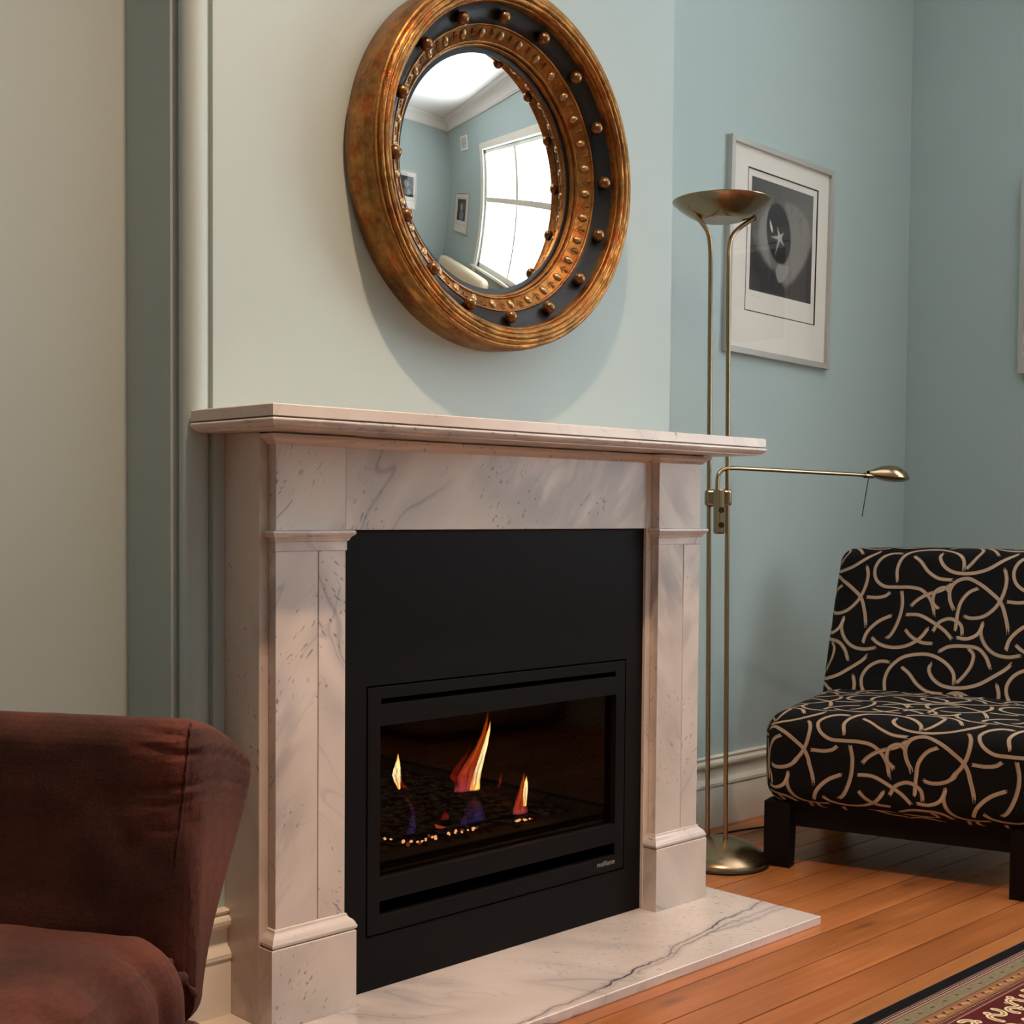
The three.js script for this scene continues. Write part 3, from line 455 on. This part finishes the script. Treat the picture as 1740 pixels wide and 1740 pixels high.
// ---------------------------------------------------------------- brass floor lamp
{
  const t = thing('floor_lamp', 'antique brass uplighter floor lamp on twin poles with a side reading arm', 'floor lamp', [1.0546, 0, -0.1892], -0.9285); t.rotateZ(0.0085);
  part('foot_ring', lathe([[0.02, 0], [0.1365, 0], [0.139, 0.003], [0.139, 0.0105], [0.02, 0.0105]], 72), M.blackPlastic, t);
  part('base', lathe([[0.139, 0.0105], [0.1392, 0.014], [0.1350, 0.0225], [0.1230, 0.0350], [0.1050, 0.0480], [0.0800, 0.0620], [0.0530, 0.0730], [0.0270, 0.0800], [0.012, 0.0825], [0, 0.083]].reverse(), 96), M.brass, t);
  const PL = -0.0425, PR = 0.0105;
  part('pole', tube([[PL, 0.055, -0.014], [PL, 0.5, -0.014], [PL, 1.0, -0.012], [PL, 1.5, -0.008], [PL + 0.001, 1.74, -0.004], [PL, 1.80, 0.004], [-0.0485, 1.842, 0.016], [-0.066, 1.868, 0.032], [-0.088, 1.895, 0.048], [-0.104, 1.914, 0.060]], 0.0068, 120, 14), M.brass, t);
  part('pole', tube([[PR, 0.06, 0.024], [PR, 0.5, 0.022], [PR, 1.0, 0.018], [PR, 1.5, 0.006], [PR, 1.74, -0.004], [PR + 0.001, 1.800, -0.010], [0.018, 1.834, -0.016], [0.036, 1.858, -0.026], [0.060, 1.877, -0.034], [0.084, 1.893, -0.040]], 0.0068, 120, 14), M.brass, t);
  part('joint_knob', new THREE.SphereGeometry(0.009, 16, 12).translate(-0.104, 1.914, 0.062), M.brass, t);
  part('joint_knob', new THREE.SphereGeometry(0.009, 16, 12).translate(0.084, 1.893, -0.042), M.brassDark, t);
  part('bowl_disc', lathe([[0, 1.8795], [0.058, 1.8795], [0.061, 1.8815], [0.061, 1.884], [0, 1.884]], 64).translate(-0.01, 0, 0), M.disc, t, 'pale frosted disc under the bowl');
  part('bowl', crease(lathe([[0.0605, 1.884], [0.0605, 1.8800], [0.0635, 1.8805], [0.080, 1.8868], [0.100, 1.8985], [0.120, 1.9125], [0.138, 1.9285], [0.1425, 1.9335], [0.1425, 1.9355], [0.139, 1.934], [0.118, 1.917], [0.095, 1.901], [0.0605, 1.884]], 96).translate(-0.01, 0, 0), 0.5), M.brass, t);
  part('bulb', new THREE.CapsuleGeometry(0.006, 0.07, 4, 10).rotateZ(Math.PI / 2).translate(0, 1.905, 0), M.glass, t);
  // sliding clamp with the reading arm
  const clamp = part('clamp', new RoundedBoxGeometry(0.078, 0.052, 0.036, 4, 0.012).translate(-0.016, 1.0766, 0.007), M.brass, t);
  part('socket', crease(lathe([[0, 0.972], [0.013, 0.972], [0.0165, 0.976], [0.0165, 1.098], [0.0145, 1.1015], [0, 1.1015]], 32).translate(-0.013, 0, 0.040), 0.5), M.brass, clamp);
  for (const y of [1.041, 0.998]) part('knob', join([new THREE.CylinderGeometry(0.0048, 0.0048, 0.02, 12).rotateX(Math.PI / 2).translate(-0.006, y, 0.064), new THREE.CylinderGeometry(0.0085, 0.0085, 0.011, 18).rotateX(Math.PI / 2).translate(-0.006, y, 0.078)]), M.brassDark, clamp);
  const end = [0.446, 1.15, -0.366];
  part('arm', tube([[-0.018, 1.09, 0.040], [-0.018, 1.125, 0.039], [-0.014, 1.146, 0.035], [-0.001, 1.1585, 0.026], [0.022, 1.1625, 0.008], [0.07, 1.162, -0.034], [0.25, 1.1565, -0.19], [0.40, 1.152, -0.322], end], 0.0062, 110, 12), M.brass, t);
  const dir = V(0.446, -0.015, -0.366).normalize(), side = V(-dir.z, 0, dir.x).normalize();
  const head = (() => {                              // a flattened tear-drop shell
    const pr = [[0, 0.007, 0.007], [0.015, 0.011, 0.009], [0.035, 0.020, 0.014], [0.06, 0.031, 0.0195], [0.09, 0.038, 0.0235], [0.115, 0.038, 0.0235], [0.14, 0.032, 0.019], [0.157, 0.022, 0.012], [0.166, 0.010, 0.005], [0.169, 0.0015, 0.001]], pos = [], uv = [], idx = [], m = 28;
    pr.forEach(([s, w, hh], i) => { for (let j = 0; j <= m; j++) { const a = j / m * Math.PI * 2, k = Math.sin(a), q = V(...end).addScaledVector(dir, s).addScaledVector(side, Math.cos(a) * w * 1.1); q.y += 0.004 - s * 0.06 + (k > 0 ? k * hh * 1.6 : k * hh * 0.6); pos.push(q.x, q.y, q.z); uv.push(j / m, s * 6); } });
    for (let i = 0; i + 1 < pr.length; i++) for (let j = 0; j < m; j++) { const a = i * (m + 1) + j, b = a + m + 1; idx.push(a, a + 1, b, b, a + 1, b + 1); }
    const g = new THREE.BufferGeometry(); g.setAttribute('position', new THREE.Float32BufferAttribute(pos, 3)); g.setAttribute('uv', new THREE.Float32BufferAttribute(uv, 2)); g.setIndex(idx); g.computeVertexNormals(); return g;
  })();
  const hd = part('reading_head', head, M.brass, t);
  part('collar', rod([end[0] - 0.012, end[1], end[2] + 0.01], [end[0] + 0.016, end[1] - 0.001, end[2] - 0.013], 0.0085), M.brass, hd);
  part('guide_stick', rod([end[0] + 0.002, end[1] - 0.004, end[2]], [end[0] - 0.018, end[1] - 0.128, end[2] + 0.006], 0.0016, 8), M.brassDark, hd);
  const cord = shade(new THREE.Mesh(tube([[0.99, 0.02, -0.31], [1.02, 0.008, -0.345], [1.12, 0.006, -0.375], [1.26, 0.006, -0.40], [1.42, 0.006, -0.38], [1.62, 0.006, -0.33], [1.85, 0.006, -0.36], [2.1, 0.006, -0.40]], 0.0036, 90, 8), M.blackPlastic));
  cord.name = 'power_cord'; scene.add(cord); tag(cord, 'thin black power cord on the floor behind the brass lamp base', 'cord');
}

// ---------------------------------------------------------------- patterned slipper chair
const scrollTex = canvasTex(2048, 2048, (c, w, h) => {
  c.fillStyle = '#0a0808'; c.fillRect(0, 0, w, h);
  for (let i = 0; i < 26000; i++) { c.fillStyle = rnd() < 0.5 ? 'rgba(30,25,26,.4)' : 'rgba(0,0,0,.4)'; c.fillRect(rnd() * w, rnd() * h, 2, 3); }
  const TW = 890, TH = 690, k = w / TW, ky = h / TH;
  const L = [
    [590, 190, 575, 235, 600, 285, 660, 325, 760, 335, 870, 310, 970, 250, 1040, 200, 1070, 165], [800, 95, 835, 130, 830, 190, 790, 260, 745, 310], [620, 130, 680, 95, 770, 85, 860, 95, 910, 140, 945, 215],
    [985, 290, 1003, 360, 990, 450, 950, 530, 880, 590, 800, 605, 750, 590], [700, 570, 665, 500, 660, 440, 690, 390, 760, 365, 840, 395, 920, 450, 975, 500, 1015, 600, 1035, 690], [840, 420, 780, 450, 735, 510, 720, 580, 715, 690],
    [1220, 205, 1150, 205, 1080, 245, 1045, 310, 1060, 380, 1120, 425, 1210, 430, 1300, 430, 1370, 445, 1430, 500, 1460, 570, 1465, 610], [1205, 400, 1195, 310, 1220, 240, 1290, 175, 1380, 150, 1470, 150, 1560, 190, 1615, 250, 1625, 320],
    [1290, 230, 1340, 265, 1400, 330, 1470, 370, 1565, 378], [1010, 495, 1090, 497, 1140, 485, 1170, 460], [1560, 400, 1500, 440, 1400, 475, 1340, 515, 1310, 550], [1240, 450, 1255, 540, 1240, 640, 1200, 730, 1170, 755],
    [1025, 790, 1045, 720, 1110, 650, 1200, 605], [1280, 600, 1370, 600, 1460, 640, 1540, 690, 1590, 740], [880, 620, 870, 690, 900, 760, 960, 810, 1040, 825, 1120, 810], [1075, 745, 1130, 785, 1220, 805, 1310, 790, 1390, 740, 1440, 670], [575, 700, 610, 640, 680, 615, 745, 650, 760, 715], [600, 560, 560, 520, 570, 450, 625, 425, 660, 455], [880, 640, 850, 700, 790, 730, 720, 725], [1290, 690, 1330, 730, 1400, 765, 1475, 770]];
  c.lineCap = 'butt'; c.lineJoin = 'round';
  for (const line of L) {
    const pts = []; for (let i = 0; i < line.length; i += 2) pts.push(V(line[i] - 560, line[i + 1] - 85, 0));
    const cv = new THREE.CatmullRomCurve3(pts), N = 90, P = cv.getSpacedPoints(N);
    for (const [dx, dy] of [[0, 0], [-TW, 0], [TW, 0], [0, -TH], [0, TH], [-TW, -TH], [-TW, TH]]) for (let s = 0; s < 9; s++) {
      const q = (s / 8 - 0.5) * 19, a = Math.floor(hash(s, line[0], 5) * 4), b = N - Math.floor(hash(s, line[1], 6) * 5), shadeK = 0.86 + 0.26 * hash(s, line[2], 7) - Math.abs(s - 4) * 0.03;
      c.strokeStyle = `rgb(${Math.round(186 * shadeK)},${Math.round(160 * shadeK)},${Math.round(134 * shadeK)})`; c.lineWidth = 3.1 * k; c.beginPath();
      for (let i = a; i <= b; i++) { const t = P[Math.min(i + 1, N)].clone().sub(P[Math.max(i - 1, 0)]).normalize(), x = (P[i].x - t.y * q + dx) * k, y = (P[i].y + t.x * q + dy) * ky; i === a ? c.moveTo(x, y) : c.lineTo(x, y); } c.stroke();
    }
  }
});
{
  const fab = (ox, oy) => phys({ map: rep(scrollTex, 1 / 0.445, 1 / 0.345, ox, oy), roughness: 0.9, specularIntensity: 0.5, bumpMap: rep(fine, 9, 9), bumpScale: 0.0004 });
  const t = thing('slipper_chair', 'armless black chair upholstered in beige brush-stroke loops, in the corner', 'chair', [1.1652, 0, -0.0674], -1.2846);
  // local x runs along the front from the lamp side, local z points out of the seat front
  const W = 0.79, cx = 0.345, D = 0.66;
  part('seat', softBox(W, 0.272, D, 0.070, 60, 32, 50, (q) => {
    const u = q.x / (W / 2), f = (q.z + D / 2) / D; if (q.y > 0) { q.y += 0.018 * (1 - u * u) * (1 - (2 * f - 1) ** 2 * 0.5) + 0.012 * (1 - f); } q.z += 0.012 * (1 - u * u) * (q.z > 0 ? 1 : 0);
    q.x *= 1 - 0.012 * Math.max(0, -q.y / 0.131);
  }).translate(cx, 0.1785 + 0.136, 0.032 - D / 2), fab(0.05, 0.30), t);
  const BH = 0.58, BD = 0.15;
  part('backrest', softBox(W - 0.03, BH, BD, 0.044, 60, 50, 16, (q) => {
    const v = (q.y + BH / 2) / BH, u = q.x / (W / 2); q.z += 0.014 * (1 - u * u) * (1 - (2 * v - 1) ** 4) * (q.z > 0 ? 1 : 0);
    q.x *= 1 - 0.035 * v * v; q.z -= 0.205 * v; q.y += 0.010 * (1 - u * u) * v;
  }).translate(cx + 0.004, 0.335 + BH / 2, -0.452 - BD / 2), fab(0.10, 0.02), t);
  part('underside', bx(cx - W / 2 + 0.03, cx + W / 2 - 0.03, 0.178, 0.20, -0.61, 0.0, 0.004), M.lining, t);
  part('apron', join([bx(cx - W / 2 + 0.03, cx + W / 2 - 0.03, 0.118, 0.185, -0.035, -0.012, 0.002), bx(cx - W / 2 + 0.03, cx + W / 2 - 0.03, 0.118, 0.185, -0.61, -0.588, 0.002), ...[-1, 1].map((k) => bx(cx + k * (W / 2 - 0.045) - 0.011, cx + k * (W / 2 - 0.045) + 0.011, 0.118, 0.185, -0.6, -0.02, 0.002))]), M.legWood, t);
  const legG = (sx, sz) => { const g = new THREE.BoxGeometry(0.078, 0.19, 0.07, 1, 1, 1), p = g.attributes.position; for (let i = 0; i < p.count; i++) if (p.getY(i) < 0) { p.setX(i, p.getX(i) === sx * -0.039 ? p.getX(i) * 0.3 : p.getX(i)); if (Math.sign(p.getZ(i)) !== sz) p.setZ(i, p.getZ(i) * 0.3); } g.computeVertexNormals(); return flat(g); };
  for (const sx of [-1, 1]) for (const [sz, zz] of [[1, -0.012], [-1, -0.585]]) part('leg', legG(sx, sz).translate(cx + sx * (W / 2 - 0.052), 0.095, zz), M.legWood, t);
}

// ---------------------------------------------------------------- brown slip-covered chair
{
  const t = thing('tub_chair', 'low armchair in a creased brown suede slipcover, left of the fireplace', 'armchair', [-1.035, 0, 0.362], -0.9787);
  const W = 0.60, y0 = 0.215, y1 = 0.702, BH = y1 - y0, BT = 0.27;
  const bend = (q) => {                              // q: local to the box centre
    const v = (q.y + BH / 2) / BH, f = 0.5 - q.z / BT, x = q.x - W / 2;      // x: 0 at the right edge
    const T = 0.032 + 0.235 * sm(0.0, 0.96, v * 1.02 - 0.02);
    const zz = -f * T;
    let yy = q.y - 0.105 * f * f * v * v;
    let z2 = zz, xx = q.x;
    const near = Math.exp(-(((x + 0.012) / 0.055) ** 2));
    for (const [yc, dpt, w, len] of [[0.675, 0.006, 0.0045, 1], [0.650, 0.008, 0.006, 1], [0.600, 0.007, 0.005, 1], [0.576, 0.004, 0.004, 0.8], [0.535, 0.003, 0.004, 0.6]]) {
      const yl = q.y + (y0 + y1) / 2 + (-x - 0.02) * 0.25 * (yc > 0.62 ? -1 : 1) * 0.6, g = Math.exp(-(((yl - yc) / w) ** 2)) * Math.exp(-(((x + 0.03) / (0.06 * len)) ** 2));
      if (f < 0.5) z2 -= dpt * g; xx -= 0.25 * dpt * Math.exp(-(((yl - yc) / w) ** 2)) * sm(-0.03, 0, x);
    }
    const soft = fbm((q.x + 3) * 6, (q.y + 2) * 7 + f * 3, 44, 3) - 0.5;
    z2 += soft * 0.016 * (f < 0.5 ? 1 : 0.4); xx += soft * 0.004 * near;
    q.set(xx, yy, z2);
  };
  const tr = (g) => g.translate(-W / 2, (y0 + y1) / 2, 0);
  const back = part('backrest', tr(softBox(W, BH, BT, 0.05, 130, 110, 34, bend)), M.suede, t);
  const seamPts = []; for (let i = 0; i <= 30; i++) { const k = i / 30, q = i < 8 ? V(W / 2 - 0.016 - 0.05 * (1 - i / 8) ** 2, BH / 2 - 0.004 - 0.012 * (i / 8) ** 2, BT / 2 - 0.014 - 0.07 * (1 - i / 8)) : V(W / 2 - 0.0145 - 0.016 * ((i - 8) / 22) ** 1.3, BH / 2 - 0.016 - (i - 8) / 22 * 0.20, BT / 2 - 0.0145 + 0.0105 * Math.min(1, (i - 8) / 20)); bend(q); seamPts.push([q.x - W / 2, q.y + (y0 + y1) / 2, q.z + 0.0012]); }
  part('seam', tube(seamPts, 0.0021, 120, 6), M.seam, back);
  const SH = 0.30, SD = 0.68;
  part('seat', softBox(W + 0.03, SH, SD, 0.085, 130, 60, 120, (q) => {
    const x = q.x - W / 2, z = q.z + SD / 2, top = sm(-0.1, 0.14, q.y);
    q.y += 0.012 * top * (1 - (2 * q.x / W) ** 2) - 0.012 * top * Math.exp(-z / 0.07);
    // loose cover: pleats hang over the right edge, closer together near the back corner
    const side = sm(-0.15, -0.03, x) * (1 - 0.35 * top), ph = Math.log(1 + Math.max(0, z + 0.03) * 5) * 23 + (0.15 - q.y) * 9 + (fbm(q.x * 7 + 4, z * 9, 51, 2) - 0.5) * 4, fold = Math.sin(ph) * 0.5 + 0.5;
    const d = side * (fold ** 1.8) * 0.026 * sm(-0.01, 0.06, z); q.x -= d; q.y -= d * 0.55 * top;
    const s2 = (fbm(q.x * 8 + 9, z * 8 + q.y * 6, 52, 3) - 0.5) * 0.014; q.y += s2 * top; q.x += s2 * 0.5;
  }).translate(-W / 2 - 0.005, 0.375 - SH / 2, SD / 2 - 0.02), M.suede, t);
  const foldPath = [[-0.10, 0.352, 0.004], [-0.075, 0.346, 0.012], [-0.035, 0.318, 0.012], [-0.008, 0.290, 0.004], [0.004, 0.262, -0.010]], fold = tube(foldPath, 0.013, 60, 14), fc = new THREE.CatmullRomCurve3(foldPath.map((p) => V(...p)), false, 'catmullrom', 0.5), fp = fold.attributes.position;
  for (let i = 0; i < fp.count; i++) { const k = Math.floor(i / 15) / 60, c = fc.getPointAt(k), q = V().fromBufferAttribute(fp, i).sub(c).multiplyScalar(Math.sin(Math.PI * Math.min(1, k * 1.02)) ** 0.7 * (0.6 + 0.4 * Math.sin(k * 30))); fp.setXYZ(i, c.x + q.x, c.y + q.y, c.z + q.z); }
  fold.computeVertexNormals();
  part('tuck_fold', fold, M.suede, t);
  part('skirt', softBox(W, 0.2, SD + 0.06, 0.04, 40, 12, 40, (q) => { q.x += Math.sin(q.z * 50) * 0.006 * (q.x > 0 ? 1 : 0); }).translate(-W / 2 - 0.01, 0.105, SD / 2 - 0.07), M.suede, t);
}

// ---------------------------------------------------------------- rug
{
  const RX0 = -1.2, RX1 = 1.36, RZ0 = 0.757, RZ1 = 2.5, w = RX1 - RX0, d = RZ1 - RZ0;
  const rugTex = canvasTex(2048, Math.round(2048 * d / w), (c, cw, ch) => {
    const k = cw / w, P = (m) => m * k, band = (m, col) => { c.fillStyle = col; c.fillRect(P(m), P(m), cw - 2 * P(m), ch - 2 * P(m)); };
    const along = (m, step, f) => { // motif at distance m from the edge on all four sides
      for (let s = m; s < w - m; s += step) { for (const [x, y, r] of [[s, m, 0], [s, d - m, Math.PI]]) { c.save(); c.translate(P(x), P(y)); c.rotate(r); f(s); c.restore(); } }
      for (let s = m; s < d - m; s += step) { for (const [x, y, r] of [[m, s, -Math.PI / 2], [w - m, s, Math.PI / 2]]) { c.save(); c.translate(P(x), P(y)); c.rotate(r); f(s); c.restore(); } }
    };
    const dots = (m, step, col, sz) => along(m, step, () => { c.fillStyle = col; c.fillRect(-P(sz / 2), -P(sz / 2), P(sz), P(sz)); });
    band(0, '#8d6a58'); band(0.004, '#0a080a'); band(0.031, '#3a2026'); dots(0.035, 0.0085, '#a8927c', 0.004); dots(0.041, 0.0085, '#c3a692', 0.0048); band(0.046, '#b09079'); band(0.050, '#5d3524');
    band(0.0525, '#80745c');
    for (let i = 0; i < 2600; i++) { const s = rnd() < 0.7; c.fillStyle = ['rgba(80,84,66,.55)', 'rgba(165,150,112,.5)', 'rgba(120,104,74,.5)'][i % 3]; const m = rr(0.055, 0.083), x = s ? rr(m, w - m) : rnd() < 0.5 ? m : w - m, y = s ? (rnd() < 0.5 ? m : d - m) : rr(m, d - m); c.fillRect(P(x), P(y), P(rr(0.002, 0.006)), P(0.0025)); }
    along(0.069, 0.052, () => { c.fillStyle = '#4c4326'; c.beginPath(); c.ellipse(0, 0, P(0.006), P(0.003), 0.3, 0, 7); c.fill(); c.strokeStyle = '#6b6a4e'; c.lineWidth = P(0.0018); c.beginPath(); c.arc(P(0.026), 0, P(0.008), 0, 7); c.stroke(); });
    band(0.0865, '#5a3322'); band(0.0885, '#8c6242');
    along(0.104, 0.034, (s) => { c.fillStyle = ['#b08a58', '#9c7a44', '#a5705c'][Math.round(s * 30) % 3]; c.beginPath(); c.ellipse(0, P(0.002), P(0.010), P(0.006), 0.5, 0, 7); c.fill(); c.fillStyle = '#4b2116'; c.beginPath(); c.ellipse(P(0.016), -P(0.003), P(0.005), P(0.0035), -0.4, 0, 7); c.fill(); c.fillStyle = '#d9b98c'; c.fillRect(P(0.022), -P(0.006), P(0.0022), P(0.010)); });
    band(0.1195, '#4f241c'); dots(0.124, 0.010, '#b39178', 0.0046); dots(0.129, 0.010, '#6e3f34', 0.004); band(0.1325, '#6b4436'); band(0.135, '#a37a62'); band(0.138, '#541a1b');
    // main border and field: cream scrolls with dark outlines on red
    const scroll = (x, y, r, a) => { c.save(); c.translate(P(x), P(y)); c.rotate(a); for (const [lw, col] of [[0.0195, '#2c1210'], [0.0145, '#e2c6a0'], [0.0035, '#7d6a36']]) { c.strokeStyle = col; c.lineWidth = P(lw); c.lineCap = 'round'; c.beginPath(); c.moveTo(-P(r), 0); c.bezierCurveTo(-P(r * 0.6), -P(r * 0.9), P(r * 0.1), -P(r * 0.7), 0, 0); c.bezierCurveTo(-P(r * 0.1), P(r * 0.6), P(r * 0.8), P(r * 0.7), P(r), 0); c.stroke(); } c.fillStyle = '#e9c9b0'; c.beginPath(); c.arc(P(r * 0.2), -P(r * 0.6), P(0.009), 0, 7); c.fill(); c.fillStyle = '#8a7a3e'; c.beginPath(); c.arc(P(r * 0.2), -P(r * 0.6), P(0.004), 0, 7); c.fill(); c.restore(); };
    for (let x = 0.19, i = 0; x < w - 0.16; x += 0.062, i++) for (let y = 0.178, j = 0; y < d - 0.15; y += 0.066, j++) scroll(x + rr(-0.012, 0.012) + (j % 2) * 0.03, y + rr(-0.010, 0.010), rr(0.024, 0.033), rr(-0.9, 0.9) + (i % 2) * 1.5);
    for (let i = 0; i < 60000; i++) { c.fillStyle = rnd() < 0.5 ? 'rgba(20,8,8,.13)' : 'rgba(240,215,190,.07)'; c.fillRect(rnd() * cw, rnd() * ch, 2, 2); }
  }, THREE.ClampToEdgeWrapping);
  const g = bx(RX0, RX1, 0.0005, 0.0085, RZ0, RZ1, 0.003), p = g.attributes.position, uv = g.attributes.uv;
  for (let i = 0; i < p.count; i++) uv.setXY(i, (p.getX(i) - RX0) / w, 1 - (p.getZ(i) - RZ0) / d);
  const m = shade(new THREE.Mesh(g, phys({ map: rugTex, roughness: 1, specularIntensity: 0.4, bumpMap: rep(fine, 5, 4), bumpScale: 0.0015 }))); m.name = 'persian_rug'; scene.add(m);
  tag(m, 'red and cream patterned oriental rug with a black edge band, on the floor boards', 'rug');
}

// ---------------------------------------------------------------- beyond the picture: what the mirror shows and what lights the room
{
  const t = thing('cream_sofa', 'cream sofa below the window, glimpsed at the bottom of the mirror', 'sofa', [2.1, 0, 3.2], -Math.PI / 2);
  part('seat', softBox(1.8, 0.42, 0.85, 0.08, 30, 12, 16).translate(0, 0.23, 0), M.cream, t);
  part('backrest', softBox(1.8, 0.78, 0.28, 0.1, 30, 14, 10).translate(0, 0.69, -0.28), M.cream, t);
  for (const s of [-1, 1]) part('armrest', softBox(0.2, 0.6, 0.85, 0.09, 10, 14, 16).translate(s * 0.92, 0.33, 0), M.cream, t);
}
{
  const [x, y, z] = UNSEEN_LAMP.at, t = thing('unseen_ceiling_lamp', 'unseen round white ceiling lamp, out of view, placed to light the fireplace wall', 'lamp', [x, y, z]);
  part('trim_ring', lathe([[0.055, 0.10], [0.055, 0.0], [0.062, -0.004], [0.078, 0.0], [0.08, 0.1], [0.055, 0.1]], 40), M.plaster, t);
  part('lamp_face', new THREE.CylinderGeometry(0.054, 0.054, 0.012, 40).translate(0, 0.05, 0), std({ color: 0x222222, emissive: UNSEEN_LAMP.color, emissiveIntensity: 5 }), t);
  const l = new THREE.SpotLight(UNSEEN_LAMP.color, UNSEEN_LAMP.power, 0, 1.12, 1, 2); l.position.set(0, 0.03, 0); l.target.position.set(0, -1, 0); l.castShadow = true; l.shadow.radius = 2; t.add(l, l.target);
}
renderer.render(scene, camera);
